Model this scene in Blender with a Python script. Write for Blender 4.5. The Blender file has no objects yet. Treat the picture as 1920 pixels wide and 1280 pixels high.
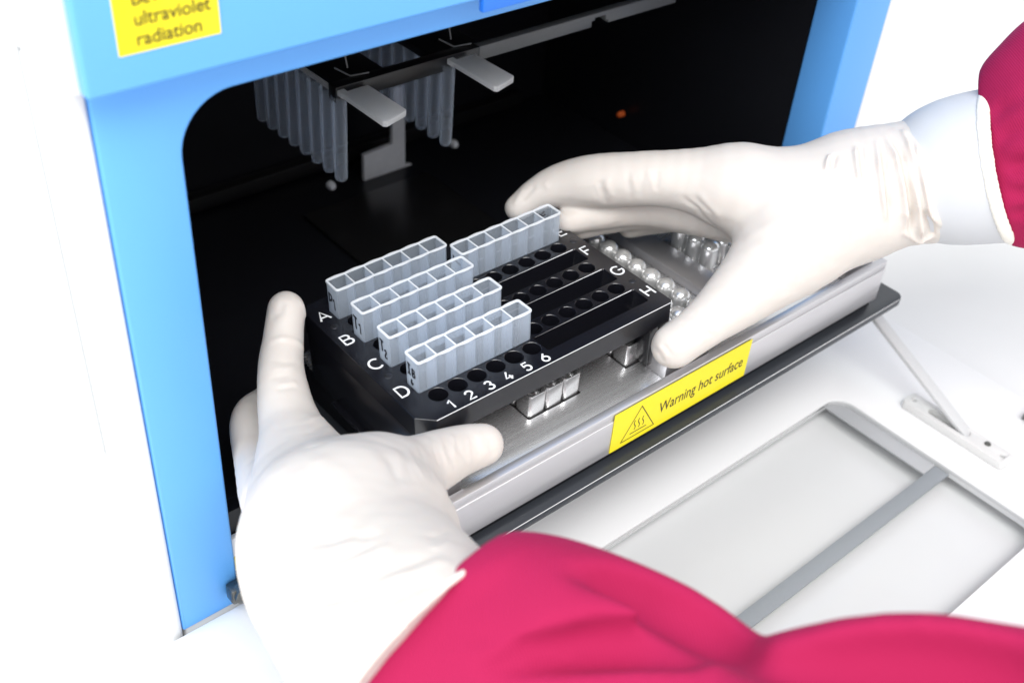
import bpy, bmesh, math, random
import numpy as np
from mathutils import Matrix, Vector

random.seed(7)
S = 0.001                                   # everything below is laid out in millimetres
scene = bpy.context.scene
COL = scene.collection

# ------------------------------------------------------------------ camera
CAM_R = [[0.760822, -0.645423, 0.067666], [-0.362792, -0.509461, -0.780277], [0.538082, 0.569103, -0.621763]]
CAM_C = [-188.378, -234.853, 264.878]
cam_data = bpy.data.cameras.new('camera')
cam = bpy.data.objects.new('camera', cam_data)
COL.objects.link(cam)
rx, ry, rz = [Vector(r) for r in CAM_R]
m = Matrix((rx, -ry, -rz)).transposed().to_4x4()
m.translation = Vector(CAM_C) * S
cam.matrix_world = m
cam_data.sensor_width = 36.0
cam_data.lens = 39.64
cam_data.clip_start = 0.02
cam_data.clip_end = 50
cam_data.dof.use_dof = True
cam_data.dof.focus_distance = 0.430
cam_data.dof.aperture_fstop = 10.5
scene.camera = cam

# ------------------------------------------------------------------ light: a bright white laboratory
world = bpy.data.worlds.new('World')
scene.world = world
world.use_nodes = True
bg = world.node_tree.nodes['Background']
bg.inputs[0].default_value = (0.95, 0.975, 1.0, 1)
bg.inputs[1].default_value = 1.0


def area(name, loc, target, size, size_y, power, colour):
    d = bpy.data.lights.new(name, 'AREA')
    d.shape = 'RECTANGLE'
    d.size, d.size_y, d.energy, d.color = size, size_y, power, colour
    o = bpy.data.objects.new(name, d)
    COL.objects.link(o)
    o.location = loc
    o.rotation_euler = (Vector(target) - Vector(loc)).to_track_quat('-Z', 'Y').to_euler()
    return o


area('ceiling_lamp', (-0.35, -0.75, 1.3), (0.08, 0.0, 0.0), 1.2, 0.7, 21, (1.0, 0.985, 0.96))
area('side_window_lamp', (-1.3, -0.2, 0.75), (0.0, 0.0, 0.0), 0.9, 0.9, 11, (0.93, 0.97, 1.0))  # added soft fill lamp out of view, brightens the left glove

scene.view_settings.view_transform = 'Standard'
scene.view_settings.look = 'None'
scene.view_settings.exposure = 0.08
scene.view_settings.gamma = 1.0
scene.view_settings.use_curve_mapping = False
scene.render.engine = 'CYCLES'
scene.cycles.use_denoising = True
scene.cycles.max_bounces = 10
scene.cycles.transparent_max_bounces = 40
scene.cycles.transmission_bounces = 10
scene.cycles.glossy_bounces = 5
scene.cycles.diffuse_bounces = 5
scene.cycles.caustics_reflective = False
scene.cycles.caustics_refractive = False
scene.cycles.sample_clamp_indirect = 6.0


# ------------------------------------------------------------------ materials
def mat_new(name):
    mt = bpy.data.materials.new(name)
    mt.use_nodes = True
    nt = mt.node_tree
    return mt, nt, nt.nodes['Principled BSDF'], nt.nodes['Material Output']


def bump_noise(nt, bsdf, scale, strength, dist=0.0002, detail=4.0, stretch=None):
    tc = nt.nodes.new('ShaderNodeTexCoord')
    mp = nt.nodes.new('ShaderNodeMapping')
    if stretch:
        mp.inputs['Scale'].default_value = stretch
    nz = nt.nodes.new('ShaderNodeTexNoise')
    nz.inputs['Scale'].default_value = scale
    nz.inputs['Detail'].default_value = detail
    bp = nt.nodes.new('ShaderNodeBump')
    bp.inputs['Strength'].default_value = strength
    bp.inputs['Distance'].default_value = dist
    nt.links.new(tc.outputs['Object'], mp.inputs['Vector'])
    nt.links.new(mp.outputs['Vector'], nz.inputs['Vector'])
    nt.links.new(nz.outputs['Fac'], bp.inputs['Height'])
    nt.links.new(bp.outputs['Normal'], bsdf.inputs['Normal'])
    return nz, mp


def plain(name, col, rough=0.5, metal=0.0, spec=0.5, var=0.0, scale=60, bump=0.0, bdist=0.0002,
          stretch=None, coat=0.0, rvar=0.0):
    mt, nt, b, out = mat_new(name)
    b.inputs['Base Color'].default_value = (*col, 1)
    b.inputs['Roughness'].default_value = rough
    b.inputs['Metallic'].default_value = metal
    b.inputs['Specular IOR Level'].default_value = spec
    b.inputs['Coat Weight'].default_value = coat
    nz, mp = bump_noise(nt, b, scale, bump, bdist, 5.0, stretch)
    if var > 0:
        mix = nt.nodes.new('ShaderNodeMix')
        mix.data_type = 'RGBA'
        mix.inputs[6].default_value = (*[c * (1 - var) for c in col], 1)
        mix.inputs[7].default_value = (*[min(1, c * (1 + var)) for c in col], 1)
        nt.links.new(nz.outputs['Fac'], mix.inputs[0])
        nt.links.new(mix.outputs[2], b.inputs['Base Color'])
    if rvar > 0:
        mr = nt.nodes.new('ShaderNodeMapRange')
        mr.inputs['From Min'].default_value = 0.3
        mr.inputs['From Max'].default_value = 0.7
        mr.inputs['To Min'].default_value = max(0.02, rough - rvar)
        mr.inputs['To Max'].default_value = rough + rvar
        nt.links.new(nz.outputs['Fac'], mr.inputs['Value'])
        nt.links.new(mr.outputs['Result'], b.inputs['Roughness'])
    return mt


def translucent(name, col, clear, rough=0.25, spec=0.5, haze=0.5, edge=0.45, blend=0.22):
    """frosted polypropylene: part clear, part milky, with a glossy skin"""
    mt, nt, b, out = mat_new(name)
    b.inputs['Base Color'].default_value = (*col, 1)
    b.inputs['Roughness'].default_value = rough
    b.inputs['Specular IOR Level'].default_value = spec
    tl = nt.nodes.new('ShaderNodeBsdfTranslucent')
    tl.inputs['Color'].default_value = (*col, 1)
    m1 = nt.nodes.new('ShaderNodeMixShader')
    m1.inputs[0].default_value = haze
    tr = nt.nodes.new('ShaderNodeBsdfTransparent')
    tr.inputs['Color'].default_value = (0.96, 0.975, 1.0, 1)
    m2 = nt.nodes.new('ShaderNodeMixShader')
    lw = nt.nodes.new('ShaderNodeLayerWeight')
    lw.inputs['Blend'].default_value = blend
    mr = nt.nodes.new('ShaderNodeMapRange')
    mr.inputs['To Min'].default_value = clear
    mr.inputs['To Max'].default_value = clear * edge
    nz, mp = bump_noise(nt, b, 900, 0.15, 0.00005)
    nt.links.new(lw.outputs['Facing'], mr.inputs['Value'])
    nt.links.new(b.outputs[0], m1.inputs[1])
    nt.links.new(tl.outputs[0], m1.inputs[2])
    nt.links.new(mr.outputs['Result'], m2.inputs[0])
    nt.links.new(m1.outputs[0], m2.inputs[1])
    nt.links.new(tr.outputs[0], m2.inputs[2])
    nt.links.new(m2.outputs[0], out.inputs['Surface'])
    return mt


M = {}
M['blue'] = plain('blue_paint', (0.125, 0.41, 0.90), 0.42, var=0.03, scale=900, bump=0.06, bdist=0.0001)
M['blue_dark'] = plain('deep_blue_paint', (0.02, 0.17, 0.68), 0.35, var=0.03, scale=900, bump=0.06, bdist=0.0001)
M['white'] = plain('white_enamel', (0.80, 0.805, 0.81), 0.45, var=0.015, scale=700, bump=0.05, bdist=0.0001)
M['bench'] = plain('white_bench_laminate', (0.78, 0.785, 0.785), 0.5, var=0.02, scale=40, bump=0.03, bdist=0.0002)
M['wall'] = plain('white_wall_paint', (0.82, 0.825, 0.83), 0.6, var=0.02, scale=30, bump=0.05)
M['chamber'] = plain('black_chamber_paint', (0.0085, 0.0088, 0.0115), 0.32, spec=0.36, var=0.2, scale=500, bump=0.08, bdist=0.0001)
M['rack'] = plain('black_anodised_rack', (0.007, 0.0072, 0.0105), 0.27, spec=0.8, var=0.04, scale=60, bump=0.0)
M['rack_print'] = plain('white_engraved_paint', (0.86, 0.87, 0.88), 0.55, var=0.03, scale=2500, bump=0.05)
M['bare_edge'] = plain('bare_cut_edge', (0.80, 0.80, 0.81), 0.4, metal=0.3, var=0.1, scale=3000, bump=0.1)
M['screw'] = plain('dark_steel_screw', (0.05, 0.052, 0.06), 0.35, metal=0.7, var=0.2, scale=2500, bump=0.1, bdist=0.00005)
M['alu'] = plain('brushed_aluminium', (0.82, 0.82, 0.83), 0.27, metal=0.78, var=0.02, scale=900, bump=0.03, bdist=0.00006, stretch=(0.04, 1.0, 1.0), rvar=0.03)
M['alu_bar'] = plain('satin_aluminium_bar', (0.70, 0.685, 0.70), 0.36, metal=0.75, var=0.03, scale=1200, bump=0.08, bdist=0.00005, stretch=(0.05, 1, 1), rvar=0.05)
M['polished'] = plain('polished_aluminium', (0.84, 0.84, 0.845), 0.22, metal=0.8, var=0.02, scale=1600, bump=0.06, bdist=0.00004)
M['cup'] = plain('turned_aluminium_cup', (0.97, 0.97, 0.97), 0.2, metal=0.65, var=0.04, scale=1600, bump=0.05, bdist=0.00004)
M['plate'] = plain('dark_grey_anodised_plate', (0.036, 0.041, 0.050), 0.36, metal=0.2, var=0.25, scale=2600, bump=0.25, bdist=0.00006, rvar=0.08)
M['yellow'] = plain('yellow_sticker_vinyl', (0.90, 0.76, 0.010), 0.32, var=0.015, scale=300, bump=0.05, bdist=0.0001)
M['ink'] = plain('dark_printed_ink', (0.045, 0.030, 0.006), 0.5, var=0.1, scale=2000, bump=0.03)
M['marker'] = plain('black_marker_ink', (0.006, 0.007, 0.012), 0.5, var=0.2, scale=3000, bump=0.05)
M['strip'] = translucent('frosted_polypropylene', (0.86, 0.93, 1.0), 0.91, 0.2, 0.6, 0.35, 0.30, 0.32)
M['strip_rim'] = translucent('frosted_polypropylene_rim', (0.96, 0.98, 1.0), 0.30, 0.18, 0.8, 0.15, 0.40)  # whiter than the body: light on the top faces put into the colour
M['tube'] = translucent('clear_sleeve_plastic', (0.82, 0.89, 0.96), 0.965, 0.08, 0.8, 0.4, 0.45, 0.30)
M['tab'] = translucent('frosted_tab_plastic', (0.93, 0.93, 0.92), 0.12, 0.35, 0.45, 0.55)
M['bracket'] = plain('bare_steel_bracket', (0.86, 0.86, 0.88), 0.40, metal=0.1, var=0.08, scale=300, bump=0.05)
M['carriage'] = plain('black_carriage_paint', (0.010, 0.0098, 0.0105), 0.30, spec=0.45, var=0.2, scale=800, bump=0.05)
M['carriage_grey'] = plain('grey_carriage_rail', (0.16, 0.165, 0.165), 0.40, spec=0.4, var=0.1, scale=800, bump=0.05)
M['hinge'] = plain('dark_hinge_steel', (0.16, 0.16, 0.15), 0.28, metal=1.0, var=0.2, scale=1200, bump=0.1, bdist=0.0001)
M['gasket'] = plain('grey_gasket_rubber', (0.34, 0.365, 0.39), 0.6, var=0.06, scale=900, bump=0.1)  # colour of the painted shadow under the door window
M['gasket_pale'] = plain('pale_gasket_rubber', (0.50, 0.51, 0.525), 0.6, var=0.05, scale=900, bump=0.1)  # lighter side of the same painted shadow
M['stay_pale'] = plain('pale_cast_bracket', (0.66, 0.66, 0.65), 0.5, var=0.03, scale=500, bump=0.06)
M['stay'] = plain('grey_steel_stay', (0.60, 0.605, 0.61), 0.4, metal=0.2, var=0.05, scale=500, bump=0.06)
M['seal'] = plain('grey_seam_seal', (0.45, 0.455, 0.46), 0.6, var=0.1, scale=900, bump=0.1)
M['latch'] = plain('dark_latch_plastic', (0.10, 0.105, 0.10), 0.5, var=0.1, scale=900, bump=0.1)

# latex glove: creamy white, slightly waxy
mt, nt, b, out = mat_new('latex_glove')
b.inputs['Base Color'].default_value = (0.635, 0.585, 0.54, 1)
b.inputs['Roughness'].default_value = 0.52
b.inputs['Specular IOR Level'].default_value = 0.35
b.inputs['Subsurface Weight'].default_value = 0.25
b.inputs['Subsurface Radius'].default_value = (1.0, 0.55, 0.4)
b.inputs['Subsurface Scale'].default_value = 0.003
nz, mp = bump_noise(nt, b, 95, 0.5, 0.0009, 5.0, (1.0, 0.5, 1.5))
nz.noise_type = 'RIDGED_MULTIFRACTAL'
nz.inputs['Roughness'].default_value = 0.45
M['latex'] = mt
mt, nt, b, out = mat_new('latex_cuff')
b.inputs['Base Color'].default_value = (0.56, 0.57, 0.59, 1)
b.inputs['Roughness'].default_value = 0.45
b.inputs['Specular IOR Level'].default_value = 0.35
bump_noise(nt, b, 120, 0.12, 0.0006, 5.0)
M['latex_cuff'] = mt
M['bead'] = plain('cream_latex_bead', (0.84, 0.81, 0.73), 0.45, var=0.03, scale=400, bump=0.06)

# coat cloth: crimson twill
mt, nt, b, out = mat_new('crimson_coat_cloth')
b.inputs['Base Color'].default_value = (0.36, 0.013, 0.072, 1)
b.inputs['Roughness'].default_value = 0.85
b.inputs['Specular IOR Level'].default_value = 0.15
b.inputs['Sheen Weight'].default_value = 0.04
b.inputs['Sheen Roughness'].default_value = 0.4
b.inputs['Sheen Tint'].default_value = (1.0, 0.30, 0.85, 1)
tc = nt.nodes.new('ShaderNodeTexCoord')
mp = nt.nodes.new('ShaderNodeMapping')
mp.inputs['Rotation'].default_value = (0.5, 0.4, 0.8)
wv = nt.nodes.new('ShaderNodeTexWave')
wv.wave_type = 'BANDS'
wv.inputs['Scale'].default_value = 420
wv.inputs['Distortion'].default_value = 1.5
wv.inputs['Detail'].default_value = 2
nz = nt.nodes.new('ShaderNodeTexNoise')
nz.inputs['Scale'].default_value = 45
nz.inputs['Detail'].default_value = 4
bp = nt.nodes.new('ShaderNodeBump')
bp.inputs['Strength'].default_value = 0.35
bp.inputs['Distance'].default_value = 0.00025
bp2 = nt.nodes.new('ShaderNodeBump')
bp2.inputs['Strength'].default_value = 0.25
bp2.inputs['Distance'].default_value = 0.002
nt.links.new(tc.outputs['Object'], mp.inputs['Vector'])
nt.links.new(mp.outputs['Vector'], wv.inputs['Vector'])
nt.links.new(tc.outputs['Object'], nz.inputs['Vector'])
nt.links.new(wv.outputs['Fac'], bp.inputs['Height'])
nt.links.new(nz.outputs['Fac'], bp2.inputs['Height'])
nt.links.new(bp2.outputs['Normal'], bp.inputs['Normal'])
nt.links.new(bp.outputs['Normal'], b.inputs['Normal'])
M['cloth'] = mt

# door window: pale grey tinted acrylic
mt, nt, b, out = mat_new('door_window_acrylic')
gl = nt.nodes.new('ShaderNodeBsdfGlossy')
gl.inputs['Roughness'].default_value = 0.06
tr = nt.nodes.new('ShaderNodeBsdfTransparent')
tr.inputs['Color'].default_value = (0.975, 0.978, 0.98, 1)
fr = nt.nodes.new('ShaderNodeLayerWeight')
fr.inputs['Blend'].default_value = 0.10
mx = nt.nodes.new('ShaderNodeMixShader')
nt.links.new(fr.outputs['Fresnel'], mx.inputs[0])
nt.links.new(tr.outputs[0], mx.inputs[1])
nt.links.new(gl.outputs[0], mx.inputs[2])
nt.links.new(mx.outputs[0], out.inputs['Surface'])
M['window'] = mt

# small orange indicator lamp deep in the chamber
mt, nt, b, out = mat_new('orange_indicator')
b.inputs['Base Color'].default_value = (0.7, 0.12, 0.02, 1)
b.inputs['Emission Color'].default_value = (1.0, 0.18, 0.03, 1)
b.inputs['Emission Strength'].default_value = 0.03
M['lamp'] = mt


# ------------------------------------------------------------------ mesh helpers (millimetres in, metres out)
def mesh_from(verts, faces, name='mesh', smooth=False):
    me = bpy.data.meshes.new(name)
    me.from_pydata([(v[0] * S, v[1] * S, v[2] * S) for v in verts], [], faces)
    me.update()
    if smooth:
        me.polygons.foreach_set('use_smooth', [True] * len(me.polygons))
    return me


def bm_to_mesh(bm, name='mesh', angle=None):
    bmesh.ops.recalc_face_normals(bm, faces=bm.faces)
    me = bpy.data.meshes.new(name)
    bm.to_mesh(me)
    bm.free()
    if angle is not None:
        me.polygons.foreach_set('use_smooth', [True] * len(me.polygons))
        me.set_sharp_from_angle(angle=math.radians(angle))
    return me


def box(x0, x1, y0, y1, z0, z1, bevel=0.0, seg=2):
    bm = bmesh.new()
    bmesh.ops.create_cube(bm, size=1.0)
    for v in bm.verts:
        v.co = Vector(((x0 + x1) / 2 + v.co.x * (x1 - x0), (y0 + y1) / 2 + v.co.y * (y1 - y0),
                       (z0 + z1) / 2 + v.co.z * (z1 - z0))) * S
    if bevel > 0:
        bmesh.ops.bevel(bm, geom=bm.edges[:], offset=bevel * S, segments=seg, profile=0.5, affect='EDGES')
    return bm_to_mesh(bm, 'box', 40 if bevel > 0 else None)


def prism(loops, z0, z1, bevel=0.0, seg=2, angle=35):
    """flat shape with holes, filled and extruded; loops are lists of (x, y)"""
    cu = bpy.data.curves.new('tmp', 'CURVE')
    cu.dimensions = '2D'
    cu.fill_mode = 'BOTH'
    for lp in loops:
        sp = cu.splines.new('POLY')
        sp.points.add(len(lp) - 1)
        for p, q in zip(sp.points, lp):
            p.co = (q[0] * S, q[1] * S, 0, 1)
        sp.use_cyclic_u = True
    cu.extrude = (z1 - z0) * S / 2
    ob = bpy.data.objects.new('tmp', cu)
    COL.objects.link(ob)
    dg = bpy.context.evaluated_depsgraph_get()
    me = bpy.data.meshes.new_from_object(ob.evaluated_get(dg))
    bpy.data.objects.remove(ob)
    bpy.data.curves.remove(cu)
    bm = bmesh.new()
    bm.from_mesh(me)
    bpy.data.meshes.remove(me)
    bmesh.ops.remove_doubles(bm, verts=bm.verts, dist=1e-7)
    for v in bm.verts:
        v.co.z += (z0 + z1) * S / 2
    bmesh.ops.recalc_face_normals(bm, faces=bm.faces)
    if bevel > 0:
        ed = [e for e in bm.edges if len(e.link_faces) == 2 and e.calc_face_angle(0) > math.radians(60)
              and (abs(e.verts[0].co.z - e.verts[1].co.z) < 1e-7)]
        bmesh.ops.bevel(bm, geom=ed, offset=bevel * S, segments=seg, profile=0.5, affect='EDGES')
    return bm_to_mesh(bm, 'prism', angle)


def circle(cx, cy, r, n=28):
    return [(cx + r * math.cos(2 * math.pi * i / n), cy + r * math.sin(2 * math.pi * i / n)) for i in range(n)]


def rrect(x0, x1, y0, y1, r, n=5, rs=None):
    """rounded rectangle, radii from lower left anticlockwise"""
    rs = rs or [r] * 4
    out = []
    for (cx, cy, a, rr) in ((x0, y0, 180, rs[0]), (x1, y0, 270, rs[1]), (x1, y1, 0, rs[2]), (x0, y1, 90, rs[3])):
        sx = 1 if cx == x0 else -1
        sy = 1 if cy == y0 else -1
        if rr <= 0:
            out.append((cx, cy))
            continue
        for i in range(n + 1):
            t = math.radians(a + 90 * i / n)
            out.append((cx + sx * rr + rr * math.cos(t), cy + sy * rr + rr * math.sin(t)))
    return out


def xz(me):
    """turn a shape drawn in (x, z) into place: (x, y, z) -> (x, z, y)"""
    for v in me.vertices:
        v.co = Vector((v.co.x, v.co.z, v.co.y))
    me.flip_normals()
    me.update()
    return me


def yz(me):
    """(a, b, c) -> (c, a, b)"""
    for v in me.vertices:
        v.co = Vector((v.co.z, v.co.x, v.co.y))
    me.update()
    return me


def lathe(profile, cx, cy, n=24, axis='z', cz=0):
    """profile: list of (radius, height); spun about a vertical axis through (cx, cy)"""
    vs, fs = [], []
    for (r, h) in profile:
        for i in range(n):
            a = 2 * math.pi * i / n
            p = (r * math.cos(a), r * math.sin(a), h)
            if axis == 'x':
                p = (p[2], p[0], p[1])
            elif axis == 'y':
                p = (p[0], p[2], p[1])
            vs.append((cx + p[0], cy + p[1], cz + p[2]))
    for j in range(len(profile) - 1):
        for i in range(n):
            a, b2 = j * n + i, j * n + (i + 1) % n
            fs.append((a, b2, b2 + n, a + n))
    me = mesh_from(vs, fs, 'lathe', True)
    me.set_sharp_from_angle(angle=math.radians(40))
    return me


def join(meshes):
    bm = bmesh.new()
    for me in meshes:
        bm.from_mesh(me)
    me = bpy.data.meshes.new('joined')
    bm.to_mesh(me)
    bm.free()
    return me


def curve_mesh(paths, radius, flat=None, res=3):
    """round strokes along 3D polylines (mm) as one mesh"""
    cu = bpy.data.curves.new('tmp', 'CURVE')
    cu.dimensions = '3D'
    cu.bevel_depth = radius * S
    cu.bevel_resolution = res
    cu.use_fill_caps = True
    for lp in paths:
        closed = len(lp) > 2 and lp[0] == lp[-1]
        pts = lp[:-1] if closed else lp
        sp = cu.splines.new('POLY')
        sp.points.add(len(pts) - 1)
        for p, q in zip(sp.points, pts):
            p.co = (q[0] * S, q[1] * S, q[2] * S, 1)
        sp.use_cyclic_u = closed
    ob = bpy.data.objects.new('tmp', cu)
    COL.objects.link(ob)
    dg = bpy.context.evaluated_depsgraph_get()
    me = bpy.data.meshes.new_from_object(ob.evaluated_get(dg))
    bpy.data.objects.remove(ob)
    bpy.data.curves.remove(cu)
    me.polygons.foreach_set('use_smooth', [True] * len(me.polygons))
    return me


def text_mesh(txt, size, xscale=1.0, bold=0.0, shear=0.0):
    """printed lettering in the xy plane, lower left corner at the origin"""
    cu = bpy.data.curves.new('tmp', 'FONT')
    cu.body = txt
    cu.size = size * S
    cu.offset = bold * S
    cu.shear = shear
    cu.resolution_u = 4
    ob = bpy.data.objects.new('tmp', cu)
    COL.objects.link(ob)
    dg = bpy.context.evaluated_depsgraph_get()
    me = bpy.data.meshes.new_from_object(ob.evaluated_get(dg))
    bpy.data.objects.remove(ob)
    bpy.data.curves.remove(cu)
    x0 = min(v.co.x for v in me.vertices)
    for v in me.vertices:
        v.co.x = (v.co.x - x0) * xscale
    return me


def tag(o, label=None, cat=None, group=None, kind=None):
    if label:
        o['label'] = label
    if cat:
        o['category'] = cat
    if group:
        o['group'] = group
    if kind:
        o['kind'] = kind
    return o


ORIGIN = {}


def thing(name, label, cat, base=(0, 0, 0), rot=None, group=None):
    o = bpy.data.objects.new(name, None)
    o.empty_display_size = 0.02
    COL.objects.link(o)
    mm = (rot.to_4x4() if rot is not None else Matrix.Identity(4))
    mm.translation = Vector(base) * S
    o.matrix_world = mm
    ORIGIN[o.name] = Vector((0, 0, 0)) if rot is not None else Vector(base) * S
    return tag(o, label, cat, group)


def part(name, me, mat, parent=None, label=None, mats=None):
    """one mesh object; vertices given in scene millimetres, stored relative to the thing's base"""
    o = bpy.data.objects.new(name, me)
    COL.objects.link(o)
    me.name = name
    if mat:
        me.materials.clear()
        me.materials.append(M[mat])
    if parent is not None:
        root = parent
        while root.parent is not None:
            root = root.parent
        if not me.get('shifted'):
            me.transform(Matrix.Translation(-ORIGIN.get(root.name, Vector((0, 0, 0)))))
            me['shifted'] = 1
        o.parent = parent
    if label:
        o['label'] = label
    return o


def copy_tree(o, parent=None):
    c = o.copy()
    COL.objects.link(c)
    c.parent = parent
    for ch in list(o.children):
        copy_tree(ch, c)
    return c


# ------------------------------------------------------------------ the setting
bench = part('bench', box(-1200, 1400, -900, 900, -165, -117, 0), 'bench')
tag(bench, kind='structure')
wall = part('wall', box(-1200, 1400, 900.5, 940, -165, 1200, 0), 'wall')
tag(wall, kind='structure')

# ------------------------------------------------------------------ the machine
YF = 40.0
mach = thing('laboratory_machine', 'white and blue laboratory machine with open front and black chamber', 'machine', (104, 150, -117))
frame_loop = [(-90.0, -104.7), (-65.5, -104.7)] + \
    [(-65.5 + 18 - 18 * math.cos(t), 114 - 18 + 18 * math.sin(t)) for t in [math.radians(a) for a in range(0, 91, 9)]] + \
    [(273 - 14 + 14 * math.sin(t), 114 - 14 + 14 * math.cos(t)) for t in [math.radians(a) for a in range(0, 91, 9)]] + \
    [(273, -104.7), (303, -104.7), (303, 126.9), (-90.0, 126.9)]
frame = part('front_frame', xz(prism([frame_loop], YF, YF + 22, 1.2, 3)), 'blue', mach, 'bright blue frame round the chamber opening')
cover = part('upper_cover', box(-94.5, 305, 28, 33, 127.2, 215, 1.2, 3), 'blue', mach, 'bright blue upper cover above the opening')
part('handle_recess', box(34.7, 175, 27.4, 30, 122.9, 133, 0.6), 'blue_dark', cover, 'darker blue finger recess')

part('cover_shell', box(-96.15, 306, 33.2, 69.6, 127.0, 216, 0.5, 2), 'white', mach)

# housing: side walls with a seam, roof, back
sidewall = part('side_panel', box(-95.5, -91.5, 72.6, 300, -116.5, 214, 1.5, 3), 'white', mach)
part('side_strip', box(-96.2, -90.2, 40.2, 69.6, -116.5, 126.8, 2.0, 4), 'white', mach)
part('seam_seal', box(-95.7, -92, 69.9, 72.3, -30, 213), 'seal', sidewall)  # flush grey strip painted in for the dark of the panel groove
part('side_panel', box(303.5, 307.5, 41.5, 300, -116.5, 215, 1.5, 3), 'white', mach)
part('roof_panel', box(-91, 303, 71, 300, 205, 215, 1.0), 'white', mach)
part('back_panel', box(-91, 303, 296, 299.5, -116.5, 204.5, 0.5), 'white', mach)
part('base', box(-89, 301, 41, 295, -116.8, -103, 1.0), 'white', mach)

# black chamber lining, five sheets
CH = part('chamber_lining', join([
    box(-72, -66, 62.5, 252, -70, 150), box(273.5, 279, 62.5, 252, -70, 150),
    box(-66, 273.5, 246, 252, -70, 150), box(-66, 273.5, 66, 246, 140, 150),
    box(-66, 273.5, 52, 246, -72, -60), box(-65.4, 273.4, 46, 52, -102, -60.2)]), 'chamber', mach)

# hinge with its screw at the foot of the opening, white sill and a bit of label
hg = part('hinge', join([box(-71.5, -60.5, 33.5, 39.6, -97.5, -89.5, 1.2), lathe([(0, -3.0), (3.6, -2.9), (4.6, -2.2), (4.8, 0), (4.8, 1.5)], -66, 34.5, 24, 'y', -93.0)]), 'hinge', mach)
part('hinge_screw', lathe([(0, -4.0), (1.5, -3.9), (1.9, -3.2), (1.9, -2.6)], -66, 34.5, 14, 'y', -93.0), 'bracket', hg)
part('sill', box(-65, -40, 43, 45.6, -82, -72, 0.5), 'white', mach)
part('sill_label', box(-64.5, -45, 42.9, 43.6, -90, -82.4), 'yellow', mach)

# sticker on the cover
st = part('sticker', box(-84.6, -56.0, 27.7, 27.95, 137, 200, 0), 'yellow', cover, 'yellow ultraviolet warning sticker')
for (txt, z0) in (('Beware', 149.4), ('ultraviolet', 144.1), ('radiation', 138.8)):
    me = xz(text_mesh(txt, 5.4, 0.96, 0.08))
    me.transform(Matrix.Translation(Vector((-79.4, 27.62, z0)) * S))
    part('printed_word', me, 'ink', st)

# carriage that carries the sleeve combs
car = part('carriage', join([
    box(34.6, 108, 114.5, 120, 54.4, 61.2, 0.3), box(36, 62, 120.2, 188, 57.0, 60.5, 0.3),
    box(85.5, 112, 120.2, 188, 57.0, 60.5, 0.3), box(36, 240, 148, 190, 60.8, 68, 0.3)]), 'carriage', mach)
rail_loop = [(108.3, 54.7), (175.5, 54.7), (175.5, 57.6), (177.5, 57.6), (177.5, 58.8), (184.5, 58.8), (184.5, 56.2), (186.5, 56.2),
             (186.5, 54.7), (233, 54.7), (233, 61.0), (108.3, 61.0)]
part('carriage_rail', xz(prism([rail_loop], 114.8, 119, 0.2)), 'carriage_grey', car)
for x in (47.5, 100.5):
    part('clip_spring', curve_mesh([[(x - 6, 126, 63.5), (x - 2, 120.5, 61.2), (x + 5, 117.5, 62.2)], [(x - 1, 128, 75), (x - 1, 124, 63)]], 0.4), 'carriage_grey', car)

# hardware glimpsed inside
part('floor_panel', box(70, 150, 120, 205, -59.8, -57.5, 0.4), 'carriage', mach)
part('back_rail', box(-40, 250, 238, 245.5, -58, -50, 0.5), 'carriage', mach)
brk_loop = [(118, -63.4), (145, -60.4), (154, -62.6), (154, -61.0), (146, -58.4), (145, -10), (137, -9), (137, -43.0), (118, -44.2)]
part('inner_bracket', xz(prism([brk_loop], 219, 222, 0.3)), 'bracket', mach)
for (x, z) in ((84.2, -42.1), (165.0, -42.2)):
    part('standoff_knob', lathe([(0, -3), (1.6, -2.6), (2.4, -1), (2.4, 1.2), (1.4, 2.4), (0, 2.8)], x, 200, 16, 'y', z), 'bracket', mach)
part('indicator_lamp', lathe([(0, -1.2), (1.4, -1.0), (1.8, 0), (1.8, 3)], 271.5 - 4, 172, 16, 'x', -41.0), 'lamp', mach)

# the door, folded down towards the viewer
ZD = -105.0
door = part('door', prism([rrect(-105, 319, -176, 38.5, 6), rrect(-27, 240.5, -142.5, -27.6, 10, 8)], ZD - 5, ZD, 0.35, 2), 'white', mach, 'white drop-down door lying open')
win = part('window_pane', prism([rrect(-26.7, 240.2, -142.2, -27.9, 9.8, 8)], ZD - 2.6, ZD - 0.7), 'window', door, 'clear window of the open door')
part('window_gasket', box(-26.6, 240.2, -94.5, -87.0, ZD - 3.9, ZD - 2.8, 0.2), 'gasket', door)  # grey strip standing in for the shadow seen through the pane
part('window_gasket', prism([rrect(230.5, 240.3, -86.8, -27.8, 9.5, 6, [0, 0, 9.5, 0])], ZD - 3.8, ZD - 2.8, 0.2), 'gasket_pale', door)  # paler strip for the same shadow along the right side
br = part('stay_bracket', prism([rrect(259, 270, -110, -52, 2.5)] + [circle(264.5, y, 1.1, 14) for y in (-106, -56)] + [rrect(262, 267, -88, -65, 2)],
                                ZD + 0.2, ZD + 4.6, 0.6, 2), 'stay_pale', door)
part('stay_pin', lathe([(0, 5.3), (1.5, 5.1), (1.9, 4.2), (1.9, 0.3)], 266, -97, 16, 'z', ZD), 'hinge', br)
arm_me = box(-3.4, 3.4, 0, 118, -1.2, 1.2, 0.5)
a0, a1 = Vector((266, -88, -103.0)), Vector((266, 30, -44.0))
yax = (a1 - a0).normalized()
xax = Vector((1, 0, 0))
zax = xax.cross(yax)
mm = Matrix((xax, yax, zax)).transposed().to_4x4()
mm.translation = a0 * S
arm_me.transform(mm)
part('door_stay', arm_me, 'stay', mach)
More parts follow.
